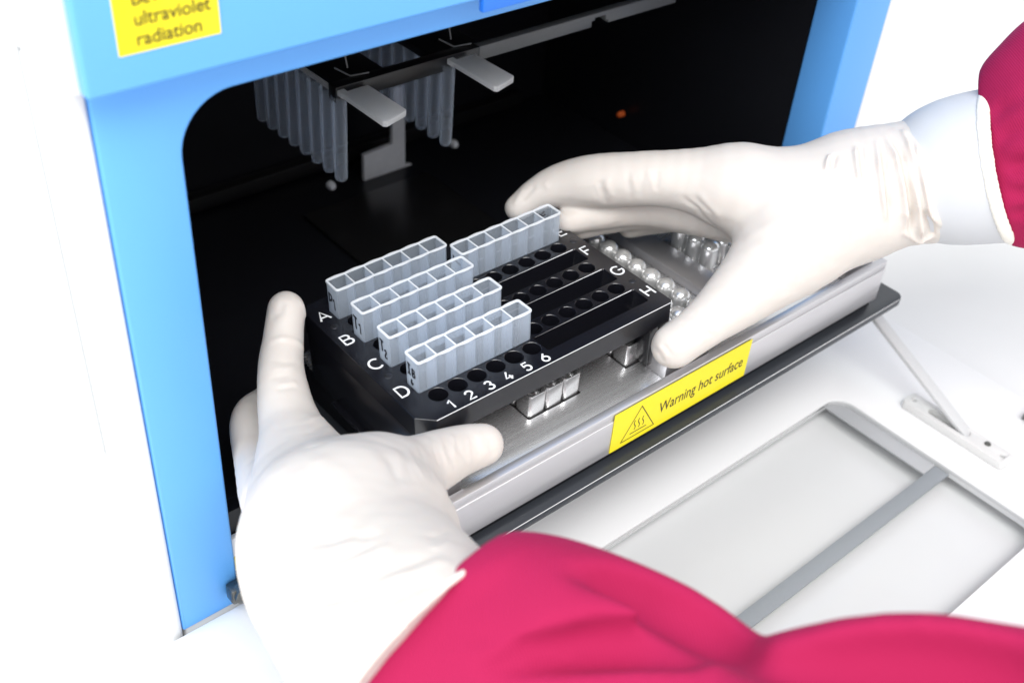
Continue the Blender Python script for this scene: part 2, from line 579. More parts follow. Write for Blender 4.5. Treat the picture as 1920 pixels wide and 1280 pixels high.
part('door_latch', prism([[(302, -96), (319, -96), (319, -112), (311, -110)]], ZD + 0.3, ZD + 5, 0.5), 'latch', door)

# ------------------------------------------------------------------ heating tray drawn out of the chamber
tray = thing('heating_tray', 'metal heating tray drawn out under the black rack', 'tray', (104, 60, -54))
part('base_plate', prism([rrect(-26, 266.5, -32.2, 92, 5, 6)], -54.4, -50.2, 0.45, 2), 'plate', tray, 'dark grey anodised base plate')
bare_edges_later = tray.children[-1]
part('core', join([box(-8, 245, -20.9, 76, -50.1, -32.6, 0), box(-18, 245, -25.6, -21.2, -50.15, -46.7, 0)]), 'chamber', tray)  # second box: black strip put in as the shadow line under the bar
heat = part('heating_plate', box(-9.5, 247, -21.4, 78, -32.5, -29.0, 0.25), 'alu', tray, 'brushed aluminium top plate')
bar = part('front_bar', box(-20, 247, -27.2, -21.7, -46.6, -28.9, 0.35, 3), 'alu_bar', tray, 'satin aluminium front bar')
part('bar_lip', box(-20, 247, -26.9, -23.4, -28.88, -24.4, 0.25, 2), 'alu_bar', bar)
for (x0, x1) in ((100.5, 127), (222, 244), (-20, -5.2)):
    part('bar_bracket', box(x0, x1, -21.3, -10.5, -28.9, -17.6, 0.35), 'alu_bar', heat)
stk = part('sticker', box(65.8, 148, -27.55, -27.3, -45.8, -25.6, 0), 'yellow', bar, 'yellow hot surface warning sticker')
me = xz(text_mesh('Warning hot surface', 8.2, 0.765, 0.06))
me.transform(Matrix.Translation(Vector((92.4, -27.62, -38.6)) * S))
part('printed_words', me, 'ink', stk)
tri = [(71.6, -27.62, -43.2), (90.6, -27.62, -43.2), (81.2, -27.62, -28.4), (71.6, -27.62, -43.2)]


def flat_y(me, y, k=0.06):
    for v in me.vertices:
        v.co.y = y * S + (v.co.y - y * S) * k
    return me


part('warning_triangle', flat_y(curve_mesh([tri], 0.42), -27.62), 'ink', stk)
waves = [[(78.6 + i * 2.4 + 0.5 * math.sin(t * math.pi * 2), -27.62, -39.6 + 5.0 * t) for t in [j / 12 for j in range(13)]] for i in range(3)]
waves.append([(76.4, -27.62, -41.0), (85.8, -27.62, -41.0)])
part('heat_symbol', flat_y(curve_mesh(waves, 0.24), -27.62), 'ink', stk)


def tube_block(cx, cy, w=8.5, d=8.5, r=3.6, rc=1.3, dome=False):
    body = prism([rrect(cx - w / 2, cx + w / 2, cy - d / 2, cy + d / 2, rc, 4), circle(cx, cy, r, 24)], -28.9, -18.2, 0.3, 2)
    prof = [(r * math.cos(t), -21.5 - r * math.sin(t)) for t in [math.radians(a) for a in range(0, 91, 10)]]
    bowl = lathe([(r, -19.0)] + prof, cx, cy, 24)
    if dome:
        body = lathe([(w / 2 - 0.3, -28.9), (w / 2 - 0.3, -19.6)] + [((w / 2 - 0.3) * math.cos(t), -19.6 + 3.8 * math.sin(t)) for t in [math.radians(a) for a in range(10, 91, 10)]], cx, cy, 28)
        return body
    return join([body, bowl])


blk = tube_block(0, 0)
cup = tube_block(0, 0, 9.4, 9.4, 4.2, 4.2, True)


def place_blocks(xs, rows, me_src, y0=-2.2, pitch=9.0):
    first = True
    for x in xs:
        for j in rows:
            o = bpy.data.objects.new('tube_block', me_src)
            COL.objects.link(o)
            o.parent = tray
            o.location = (Vector((x, y0 + pitch * j, 0)) - Vector((104, 60, -54))) * S


blk.materials.append(M['polished'])
blk.name = 'tube_block'
cup.materials.append(M['cup'])
cup.name = 'tube_cup'
place_blocks((44.2, 53.3, 62.4), (0, 1), blk)
place_blocks((97.2, 107.2), (0, 1), blk)
place_blocks((117.2, 127.1), range(8), cup)
place_blocks((138.2,), range(8), cup)
for (x, jj) in ((178, (3, 4, 5)), (187, (2, 3, 4, 5)), (196, (2, 3, 4, 5)), (205, (1, 2, 3, 4, 5))):
    place_blocks((x,), jj, cup)
for (x0, x1, y0, y1) in ((40.0, 67.0, -6.8, 40), (92.9, 141.8, -6.8, 75)):
    part('block_groove', prism([rrect(x0 - 0.25, x1 + 0.25, y0 - 0.1, y1, 0.4)], -28.98, -28.86), 'carriage', heat)
part('dividing_rail', box(155, 169.5, -12, 76, -28.9, -24.0, 0.5), 'alu_bar', heat)

# ------------------------------------------------------------------ the rack, held slightly tilted
REL = Matrix([[0.998232, 0.039144, -0.044722], [-0.037666, 0.998731, 0.033438], [0.045974, -0.031694, 0.99844]])
rack = thing('sample_rack', 'black sample rack with white letters and numbers held by two gloved hands', 'rack', (0, 0, 0), REL)
outer = [(-13.8, -5.4), (-8.2, -11.0), (104.2, -11.0), (105.8, -9.4), (105.8, 72), (103.8, 74), (-10, 74), (-13.8, 70.2)]
P9, U2 = 8.55, 50.5
loops = [outer]
for v in (9, 27, 45, 63):
    loops.append(rrect(-5.2, 46.6, v - 4.47, v + 4.47, 0.8, 3))
for v in (0, 18, 36, 54):
    loops.append(rrect(46.9, 98.3, v - 4.47, v + 4.47, 0.8, 3))
for v in (0, 18, 36, 54):
    for i in range(6):
        if v == 0 and i == 5:
            loops.append(circle(i * P9 - 0.1, v, 3.5, 28))
        elif i * P9 + 3.4 < 46:
            loops.append(circle(i * P9, v, 3.6, 28))
for v in (9, 27, 45):
    for i in range(6):
        loops.append(circle(U2 + i * P9 + (0.2 if i == 0 else 0), v, 3.45, 28))

deck = part('deck', prism(loops, -9.6, 0, 0.18, 1, 20), 'rack', rack)


def bare_or_highlight_edges(ob, test):
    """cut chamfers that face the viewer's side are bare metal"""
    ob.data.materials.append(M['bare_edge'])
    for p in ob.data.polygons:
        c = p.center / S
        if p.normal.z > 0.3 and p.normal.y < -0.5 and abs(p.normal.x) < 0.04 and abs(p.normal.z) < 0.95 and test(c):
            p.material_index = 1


bare_or_highlight_edges(bare_edges_later, lambda c: True)
bare_or_highlight_edges(bar, lambda c: c.z > 10)  # paler front chamfer puts the bar's highlight line into the colour
bare_or_highlight_edges(deck, lambda c: (c.x > 46.9 and abs(c.x - 105) > 0.2) or c.y < -9)
part('bottom_plate', box(-10, 101, -8, 72, -13.0, -9.75, 0.3), 'rack', rack)
part('end_plate', join([box(-13.6, -10.6, -4.8, 70, -33, -9.7, 0.4), box(-16.0, -13.4, 24, 52, -34.0, -32.2, 0.4), box(-16.4, -13.4, 20, 25, -34.4, -29.6, 0.6)]), 'rack', rack)
part('end_plate', box(101.8, 105.4, -8.6, 71, -31, -9.7, 0.4), 'rack', rack)
part('corner_leg', box(97.2, 101.6, -8.4, 6, -31, -9.7, 0.4), 'rack', rack)
for (u, v) in ((-9.0, 55.7), (-8.6, 19.0), (101.7, 45.3), (102.0, 9.0)):
    s_ = part('screw', lathe([(0, 0.18), (1.2, 0.2), (1.5, 0.1), (1.55, 0.02)], u, v, 18), 'screw', rack)


def arc(cx, cy, rx2, ry2, a0, a1, n=10):
    return [(cx + rx2 * math.cos(math.radians(a0 + (a1 - a0) * i / n)), cy + ry2 * math.sin(math.radians(a0 + (a1 - a0) * i / n))) for i in range(n + 1)]


GLYPH = {
    'A': [[(0, 0), (0.40, 1), (0.80, 0)], [(0.13, 0.32), (0.67, 0.32)]],
    'B': [[(0, 0), (0, 1)] + [(0.36, 1)] + arc(0.36, 0.76, 0.24, 0.24, 90, -90)[1:] + [(0, 0.52)], [(0.36, 0.52)] + arc(0.40, 0.26, 0.28, 0.26, 90, -90)[1:] + [(0, 0)]],
    'C': [arc(0.46, 0.5, 0.46, 0.5, 50, 310, 20)],
    'D': [[(0, 0), (0, 1), (0.30, 1)] + arc(0.30, 0.5, 0.42, 0.5, 90, -90, 16)[1:] + [(0, 0)]],
    'E': [[(0.6, 1), (0, 1), (0, 0), (0.6, 0)], [(0, 0.5), (0.5, 0.5)]],
    'F': [[(0.6, 1), (0, 1), (0, 0)], [(0, 0.5), (0.48, 0.5)]],
    'G': [arc(0.46, 0.5, 0.46, 0.5, 48, 345, 22) + [(0.90, 0.5), (0.52, 0.5)]],
    'H': [[(0, 0), (0, 1)], [(0.68, 0), (0.68, 1)], [(0, 0.5), (0.68, 0.5)]],
    '1': [[(0.06, 0.74), (0.34, 1), (0.34, 0)]],
    '2': [arc(0.32, 0.70, 0.30, 0.30, 170, -25, 14) + [(0.0, 0.0), (0.66, 0.0)]],
    '3': [arc(0.31, 0.75, 0.26, 0.25, 160, -80, 12) + arc(0.31, 0.26, 0.31, 0.26, 80, -160, 14)],
    '4': [[(0.46, 0), (0.46, 0.52)], [(0.42, 1), (0.0, 0.28), (0.68, 0.28)]],
    '5': [[(0.58, 1), (0.10, 1), (0.05, 0.56)] + arc(0.30, 0.32, 0.32, 0.32, 125, -150, 16)],
    '6': [[(0.48, 1)] + arc(0.32, 0.32, 0.32, 0.32, 148, 508, 22)],
}


def flat_z(me, z, k=0.12):
    for v in me.vertices:
        v.co.z = z * S + (v.co.z - z * S) * k
    return me


def glyph(ch, u, v, h, r):
    st2 = GLYPH[ch]
    w = max(p[0] for s2 in st2 for p in s2)
    paths = [[(u + (p[0] - w / 2) * h, v + (p[1] - 0.5) * h, 0.03) for p in s2] for s2 in st2]
    return flat_z(curve_mesh(paths, r), 0.03)


for ch, u, v in (('A', -9.1, 64.0), ('B', -9.3, 46.0), ('C', -8.9, 27.6), ('D', -9.1, 9.0),
                 ('E', 101.6, 54.0), ('F', 101.6, 36.6), ('G', 102.0, 18.0), ('H', 102.2, 0.2)):
    part('letter', glyph(ch, u, v, 5.5, 0.44), 'rack_print', rack)
for i, ch in enumerate('123456'):
    part('number', glyph(ch, i * P9 + 0.3, -7.1, 4.3, 0.38), 'rack_print', rack)

# ------------------------------------------------------------------ the reagent strips standing in the rack
LST, HW = 51.2, 4.3


def strip_outline(grow=0.0, groove=0.0, wave=0.0):
    def side(y, d):
        pts = []
        n = 6
        for i in range(n):
            c = 4.27 + P9 * i
            b2 = P9 * (i + 1)
            if wave:
                for t in range(0, 9):
                    x = P9 * i + P9 * t / 8
                    w2 = wave * (0.5 - 0.5 * math.cos(2 * math.pi * t / 8)) ** 0.7
                    if 1.4 < x < LST - 1.4:
                        pts.append((x, y + d * (w2 - wave * 0.5)))
            if groove and i < n - 1:
                pts += [(b2 - 0.75, y), (b2 - 0.45, y - d * groove), (b2 + 0.45, y - d * groove), (b2 + 0.75, y)]
        return pts
    r = 1.3
    lo = [(-grow + r - r * math.sin(t), -HW - grow + r - r * math.cos(t)) for t in [math.radians(a) for a in (90, 60, 30, 0)]]
    ro = [(LST + grow - r + r * math.sin(t), -HW - grow + r - r * math.cos(t)) for t in [math.radians(a) for a in (0, 30, 60, 90)]]
    rt = [(LST + grow - r + r * math.cos(t), HW + grow - r + r * math.sin(t)) for t in [math.radians(a) for a in (0, 30, 60, 90)]]
    lt = [(-grow + r - r * math.sin(t), HW + grow - r + r * math.cos(t)) for t in [math.radians(a) for a in (0, 30, 60, 90)]]
    return lo + side(-HW - grow, -1) + ro + rt + side(HW + grow, 1)[::-1] + lt


def wells(shrink=0.0):
    return [rrect(P9 * i + 0.24 + shrink + (0.3 if i == 0 else 0), P9 * (i + 1) - 0.24 - shrink - (0.38 if i == 5 else 0),
                  -HW + 0.52 + shrink, HW - 0.52 - shrink, 0.6, 3) for i in range(6)]


strip_body = prism([strip_outline(0, 0.28)] + wells(), -7.5, 12.59, 0)
strip_base = prism([strip_outline(-0.15, 0.4)], -8.6, -7.6, 0)
strip_rim = prism([strip_outline(0.22, 0, 0.5), rrect(0.62, LST - 0.62, -HW + 0.6, HW - 0.6, 0.7, 3)], 12.6, 13.4, 0.12, 1)
strip_rim = join([strip_rim] + [box(P9 * i - 0.3, P9 * i + 0.3, -HW + 0.55, HW - 0.55, 12.6, 13.0, 0.1, 1) for i in range(1, 6)])
for me_, mm_ in ((strip_body, 'strip'), (strip_base, 'strip'), (strip_rim, 'strip_rim')):
    me_.materials.append(M[mm_])
    me_['shifted'] = 1


def stroke_on_end(strokes, r=0.48):
    """strokes given in (across, up) on the strip's left end face"""
    paths = [[(-0.03, -(p[0] * 0.9 + 0.55), p[1]) for p in s2] for s2 in strokes]
    me = curve_mesh(paths, r, res=2)
    for v in me.vertices:
        v.co.x = -0.03 * S + (v.co.x + 0.03 * S) * 0.2
    return me


HAND = {
    'D1': [[(-3.0, 8.6), (-3.0, 4.6)], [(-3.2, 8.7), (-1.4, 8.3), (-0.8, 7.0), (-1.6, 5.6), (-2.8, 5.4)], [(0.1, 6.4), (0.9, 7.2), (1.0, 2.4)]],
    'T1': [[(-3.4, 8.6), (-0.8, 8.2)], [(-2.1, 8.4), (-1.9, 3.0)], [(0.4, 6.0), (1.4, 6.7), (1.5, 2.4)]],
    'T2': [[(-3.4, 8.9), (-0.9, 8.6)], [(-2.2, 8.8), (-1.9, 4.0)], [(-0.2, 5.0), (0.7, 5.6), (1.0, 4.7), (0.0, 2.6), (0.2, 2.0), (1.6, 2.2)]],
    'IB': [[(-3.4, 9.6), (-1.6, 9.3)], [(-2.6, 9.4), (-2.3, 5.2)], [(-3.2, 5.2), (-1.4, 5.0)],
           [(-0.2, 8.4), (-0.1, 5.0)], [(-0.3, 8.4), (1.3, 8.0), (1.2, 6.9), (-0.1, 6.7), (1.6, 6.3), (1.4, 5.2), (-0.1, 4.9)],
           [(-0.8, 3.2), (-1.4, 1.4), (-0.6, 0.8), (0.1, 1.6), (-1.2, 1.9)]],
    'L': [[(-2.6, 9.8), (-2.0, 8.2), (0.4, 7.6), (2.8, 7.6)]],
}


def make_strip(label, u, v, mark, marks_in=None):
    R4 = REL.to_4x4()
    base = REL @ Vector((u, v, 0))
    t = thing('reagent_strip', label, 'reagent strip', base, REL, 'reagent strips standing in the black rack')
    bd = part('body', strip_body, None, t)
    part('base', strip_base, None, t)
    part('rim', strip_rim, None, t)
    if mark:
        part('handwriting', stroke_on_end(HAND[mark]), 'marker', t)
    if marks_in:
        me = curve_mesh(marks_in, 0.22, res=2)
        part('handwriting', me, 'marker', t)
    return t


make_strip('frosted six-well strip in row A marked D1, rearmost on the left', -4.85, 63, 'D1')
make_strip('frosted six-well strip in row B marked T1 on its end', -4.85, 45, 'T1')
make_strip('frosted six-well strip in row C marked T2 on its end', -4.85, 27, 'T2')
make_strip('frosted six-well strip in row D marked IB, nearest the front numbers', -4.85, 9, 'IB')
make_strip('frosted six-well strip in row E beside the fingertips of the right hand', 47.0, 54, 'L',
           [[(48.5, 3.3, 11.0), (46.6, 3.35, 10.2), (47.2, 3.3, 8.8)], [(46.0, 3.35, 10.8), (44.9, 3.3, 9.2)], [(48.9, 3.3, 9.4), (45.6, 3.35, 8.4)]])

# ------------------------------------------------------------------ the two sleeve combs hanging in the chamber
tube_prof = [(0.0, 18.4)] + [(2.75 * math.sin(t), 20.6 - 2.2 * math.cos(t)) for t in [math.radians(a) for a in (25, 50, 75, 90)]] + \
            [(3.0, 40), (3.15, 57.5), (2.75, 57.5), (2.6, 40), (2.4, 21.0), (1.6, 19.4), (0.0, 18.9)]
tube_me = lathe(tube_prof, 0, 0, 20)
tube_me.materials.append(M['tube'])
tube_me['shifted'] = 1
tab_me = join([prism([[(-0.6, -31), (0.6, -32.2), (11.6, -29.0), (12.8, -27.6), (12.4, -2.2), (-0.6, -2.6)]], 57.6, 60.2, 0.5, 2)])
tab_me['shifted'] = 1
tab_me.materials.append(M['tab'])
spine_me = box(-0.8, 2.6, -3.5, 66.5, 57.6, 60.0, 0.4)
spine_me['shifted'] = 1
spine_me.materials.append(M['tab'])


def make_comb(x, label):
    t = thing('sleeve_comb', label, 'sleeve comb', (x, 114.6, 0), Matrix.Identity(3), 'sleeve combs hanging in the chamber')
    for j in range(8):
        o = part('sleeve', tube_me, None, t)
        o.location = (0, 9.0 * j * S, 0)
    part('spine', spine_me, None, t)
    part('grip_tab', tab_me, None, t)
    return t


make_comb(36.0, 'clear comb of eight hanging sleeves, the one nearer the left pillar')
make_comb(91.0, 'clear comb of eight hanging sleeves, the one nearer the chamber middle')

# ------------------------------------------------------------------ the person: two gloved hands and coat sleeves
LEFT_HAND = {
    'index': [(-23.2, 62.3, 9.2, 7.1), (-29.5, 55.0, 1.8, 7.4), (-36.6, 45.4, -3.5, 8.5), (-44.6, 28.1, -8.5, 10.5), (-51.7, 8.0, -10.6, 14.1)],
    'middle': [(-30.3, 61.3, -28.4, 7.4), (-40.2, 48.1, -29.9, 8.0), (-49.1, 26.4, -26.9, 10.0), (-55.1, 5.3, -19.2, 14.6)],
    'ring': [(-32.8, 62.1, -29.9, 6.2), (-45.5, 55.2, -27.9, 7.4), (-53.0, 39.4, -29.6, 7.8), (-59.7, 12.2, -24.8, 12.9)],
    'pinky': [(-33.4, 57.7, -40.9, 6.2), (-46.4, 43.5, -39.4, 6.8), (-57.2, 21.1, -33.9, 10.5)],
    'thumb': [(3.4, -21.9, -9.5, 7.5), (-7.9, -19.4, -8.9, 9.2), (-27.7, -22.9, -3.6, 12.0), (-45.5, -27.2, -0.4, 18.4)],
    'palm': [(-51.7, 8.0, -10.6, 14.1), (-59.7, -15.8, -8.6, 24.1), (-63.7, -38.8, -2.7, 29.7)],
    'palm2': [(-45.5, -27.2, -0.4, 18.4), (-55.7, -37.2, -2.3, 24.8), (-63.7, -38.8, -2.7, 29.7)],
    'arm': [(-63.7, -38.8, -2.7, 30.7), (-71.3, -59.9, 3.6, 31.5), (-80.1, -103.6, 18.7, 32.2)],
}
RIGHT_HAND = {
    'index': [(95.7, 69.5, 7.7, 5.7), (104.5, 66.9, 13.0, 7.1), (114.5, 60.7, 17.5, 9.9), (123.8, 48.6, 22.5, 11.4), (141.2, 25.1, 28.9, 12.1), (158.2, 3.2, 30.0, 17.3)],
    'middle': [(109.7, 52.9, 4.6, 5.5), (123.5, 48.2, 5.8, 7.0), (144.4, 38.2, 8.3, 9.3), (166.2, 7.1, 18.0, 17.1)],
    'ring': [(117.6, 52.7, -1.6, 5.1), (136.1, 49.8, -1.2, 7.1), (157.8, 41.2, 0.1, 9.6), (177.6, 10.2, 9.8, 16.4)],
    'pinky': [(146.5, 48.7, -9.2, 5.3), (161.6, 43.3, -7.5, 6.8), (172.4, 34.3, -3.2, 8.8), (186.7, 10.5, 5.0, 14.3)],
    'thumb': [(96.4, -25.5, -6.3, 8.8), (112.3, -26.7, -1.7, 9.7), (134.2, -27.4, 6.9, 14.1), (161.7, -26.7, 18.6, 21.3)],
    'palm': [(158.2, 3.2, 30.0, 17.3), (170.4, -11.8, 26.8, 22.6), (193.1, -29.3, 30.5, 23.5)],
    'palm2': [(161.7, -26.7, 18.6, 20.0), (179.8, -30.1, 24.7, 21.9), (193.1, -29.3, 30.5, 23.5)],
    'palm3': [(186.7, 10.5, 5.0, 14.3), (191.5, -7.3, 13.9, 18.5), (196.3, -27.5, 28.5, 22.3)],
    'arm': [(193.1, -29.3, 30.5, 23.5), (206.7, -41.2, 37.7, 24.6), (213.8, -48.3, 40.7, 25.8)],
    'cuff': [(214.9, -49.0, 42.6, 24.4), (222.6, -56.0, 46.0, 30.0), (239.6, -74.6, 53.3, 32.1)],
}
LEFT_CUFF = (-68.4, -94.7, 21.0)
RIGHT_CUFF = (235.1, -68.6, 50.1)
LEFT_SLEEVE = [(-76.9, -88.6, 9.5, 36.3), (-67.6, -101.0, 19.0, 30.7), (-57.0, -115.5, 26.3, 28.8), (-45.1, -141.1, 30.8, 25.6), (-40.1, -168.9, 32.2, 25.4), (-26.3, -194.1, 56.4, 25.2), (-13.6, -221.1, 66.9, 25.5), (25.0, -320.0, 100.0, 34.0)]
RIGHT_SLEEVE = [(229.2, -63.5, 48.1, 25.5), (236.6, -71.4, 50.5, 28.8), (245.6, -79.7, 58.7, 38.7), (267.6, -93.9, 80.9, 50.0), (338.1, -179.4, 152.0, 52.0)]
LEFT_VALLEYS = [[(-51.7, -119.4, 54.8, 1.5), (-43.1, -127.6, 52.4, 6.0), (-36.6, -139.4, 51.4, 8.2), (-33.9, -149.8, 51.0, 7.5), (-38.4, -161.1, 56.8, 3.8)], [(-77.8, -122.1, 43.2, 1.9), (-66.6, -129.4, 47.3, 4.5), (-55.1, -138.3, 50.3, 6.0), (-45.5, -150.7, 53.0, 4.5)], [(-40.4, -165.0, 60.0, 3.0), (-35.9, -176.6, 68.2, 7.5), (-28.5, -190.3, 75.7, 10.5), (-22.3, -203.1, 80.8, 10.5), (-19.1, -215.3, 86.0, 7.5)]]
LEFT_CREASES = [
    ([[-37.8, 53.4, 4.7], [-32.2, 50.4, 7.5], [-27.5, 48.2, 5.0], [-24.6, 47.5, -0.7]], 1.0, 0.55),
    ([[-32.0, 59.6, 9.9], [-28.3, 57.9, 13.0], [-24.8, 60.5, 15.9]], 1.6, -0.5),
    ([[-19.6, 59.2, 14.5], [-18.3, 57.2, 10.2], [-18.9, 56.0, 6.3]], 1.2, 0.4),
    ([[-100.1, -43.1, -0.8], [-98.0, -68.1, 29.7], [-85.5, -83.6, 44.9], [-69.4, -92.8, 47.2]], 3.0, -0.8),
    ([[-89.9, -87.8, 45.2], [-78.5, -91.7, 48.6], [-67.3, -92.3, 46.2]], 2.2, 0.7),
    ([[-101.1, -88.1, 38.0], [-90.0, -94.5, 48.0], [-75.0, -97.8, 50.0]], 2.6, -0.7),
    ([[-47.2, -28.3, 24.9], [-49.3, -42.3, 28.2], [-52.6, -52.0, 29.4]], 3, -0.5),
    ([[-17.1, -31.1, -8.5], [-31.8, -47.6, 8.2], [-44.4, -61.4, 21.1]], 2.0, -0.5),
    ([[-67.2, -81.1, 42.9], [-61.0, -80.0, 39.8], [-55.0, -76.3, 34.6]], 1.4, -0.4),
    ([[-70.1, -86.1, 45.5], [-65.4, -86.0, 43.7], [-60.7, -83.7, 40.5]], 1.4, 0.4),
    ([[-17.5, -17.8, 4.1], [-22.5, -27.2, 6.4], [-25.4, -33.7, 5.5]], 1.0, -0.28858949634023306),
    ([[-15.1, -18.9, 3.6], [-19.1, -27.2, 4.2], [-20.4, -31.7, 0.3]], 1.0, 0.3963421350072154),
    ([[-15.2, -22.9, 3.8], [-16.8, -28.5, 1.7], [-16.7, -31.3, -4.1]], 1.0, -0.2401388556476962),
    ([[-9.1, -20.0, 1.4], [-13.1, -25.1, 1.8], [-15.3, -28.6, 0.5]], 1.0, 0.38672247066336213),
    ([[-9.9, -20.8, 1.6], [-11.4, -27.2, -0.7], [-8.8, -29.0, -8.9]], 1.0, -0.2176165466696883),
    ([[-4.0, -21.6, -0.8], [-7.2, -26.6, -2.7], [-8.6, -29.0, -7.8]], 1.0, 0.27809184217884203),
    ([[-30.7, 41.1, 1.0], [-36.8, 41.7, 4.3], [-40.9, 46.1, 3.9]], 1.0, -0.25087139089048865),
    ([[-34.0, 38.7, 2.3], [-38.6, 39.5, 3.8], [-42.3, 42.1, 3.3]], 1.0, 0.25430964702254893),
    ([[-38.1, 35.9, 2.8], [-41.7, 36.9, 3.1], [-44.7, 39.5, 2.1]], 1.0, -0.29573154071114466),
    ([[-37.1, 32.4, 1.2], [-41.2, 32.9, 2.5], [-44.5, 34.5, 2.3]], 1.0, 0.3094039153639893),
    ([[-38.4, 30.6, 1.2], [-42.6, 31.3, 2.3], [-46.0, 33.5, 1.8]], 1.0, -0.3516165998601641),
    ([[-29.4, 23.7, -4.5], [-40.0, 18.0, -0.3], [-50.8, 10.6, 5.4]], 1.2, -0.21485619884952648),
    ([[-33.3, 13.9, -0.4], [-39.4, 14.2, -0.6], [-48.5, 9.4, 5.3]], 1.2, 0.4181557655817708),
    ([[-34.8, 11.9, -0.4], [-45.0, 5.7, 4.7], [-55.2, -1.1, 10.6]], 1.2, -0.36134889397918174),
    ([[-37.1, 10.2, -2.3], [-50.4, -2.7, 10.0], [-63.2, -16.1, 22.8]], 1.2, 0.3607145551088442),
    ([[-49.0, -14.6, 18.5], [-59.7, -19.1, 24.7], [-65.7, -15.9, 22.5]], 1.2, -0.3579942062629761),
    ([[-47.4, -33.9, 26.7], [-51.5, -45.6, 29.2], [-55.0, -56.3, 30.8]], 1.3, -0.22804433736781166),
    ([[-41.4, -31.5, 22.2], [-49.6, -45.6, 28.2], [-56.0, -56.5, 31.3]], 1.3, 0.2803084067971156),
    ([[-38.3, -31.2, 20.0], [-45.2, -43.6, 25.8], [-49.1, -52.3, 27.3]], 1.3, -0.23502710696685064),
    ([[-34.7, -27.7, 17.4], [-40.8, -40.9, 22.5], [-43.3, -50.0, 23.2]], 1.3, 0.2885869158243384),
    ([[-27.2, -24.1, 10.8], [-33.9, -37.5, 15.8], [-40.5, -50.1, 20.4]], 1.3, -0.3683798353249901),
    ([[-73.9, -73.4, 41.9], [-83.7, -62.2, 36.4], [-91.3, -45.2, 23.8]], 2.0, -0.6042757828685777),
    ([[-77.2, -68.9, 40.3], [-86.2, -64.7, 36.6], [-93.1, -56.3, 28.1]], 2.0, 0.4043270957392282),
    ([[-76.2, -74.8, 42.6], [-85.2, -71.3, 39.9], [-92.6, -65.4, 33.3]], 2.0, -0.5247733877126431),
    ([[-74.4, -78.6, 43.7], [-84.1, -75.9, 42.0], [-91.9, -70.5, 36.3]], 2.0, 0.4893200444873248),
    ([[-85.8, -84.5, 45.2], [-92.1, -72.6, 37.3], [-97.0, -56.4, 23.7]], 2.0, -0.48747937258399554),
    ([[-81.3, -83.8, 45.7], [-91.1, -79.5, 41.0], [-98.7, -70.4, 30.3]], 2.0, 0.45737550506325636),
    ([[-86.9, -85.0, 45.1], [-94.0, -79.9, 39.6], [-99.9, -72.0, 29.9]], 2.0, -0.6275942821862289),
    ([[-80.0, -96.4, 50.1], [-91.4, -86.6, 44.1], [-99.6, -70.9, 29.4]], 2.4, -0.5646125538975),
    ([[-86.8, -97.4, 49.6], [-94.2, -88.5, 43.6], [-99.8, -75.7, 32.1]], 2.4, 0.49793266917572243),
    ([[-81.4, -95.2, 49.8], [-94.5, -93.9, 45.8], [-104.2, -87.7, 33.8]], 2.4, -0.5342659816955223),
    ([[-74.4, -102.1, 50.3], [-89.5, -100.9, 49.4], [-101.2, -95.5, 41.6]], 2.4, 0.5257920416564236),
    ([[-78.3, -106.7, 50.7], [-90.6, -103.1, 49.1], [-100.6, -96.6, 42.5]], 2.4, -0.7052478763215534),
    ([[-2.8, -24.6, -2.4], [-3.3, -26.8, -4.5], [-3.3, -28.2, -7.4]], 1.0, -0.19401053689232228),
    ([[0.6, -21.5, -1.5], [-1.1, -26.1, -3.4], [-0.0, -28.9, -8.0]], 1.0, 0.2882026663389986),
    ([[3.6, -24.6, -2.5], [1.8, -27.9, -5.0], [1.7, -29.3, -9.8]], 1.0, -0.2586644491987363),
]
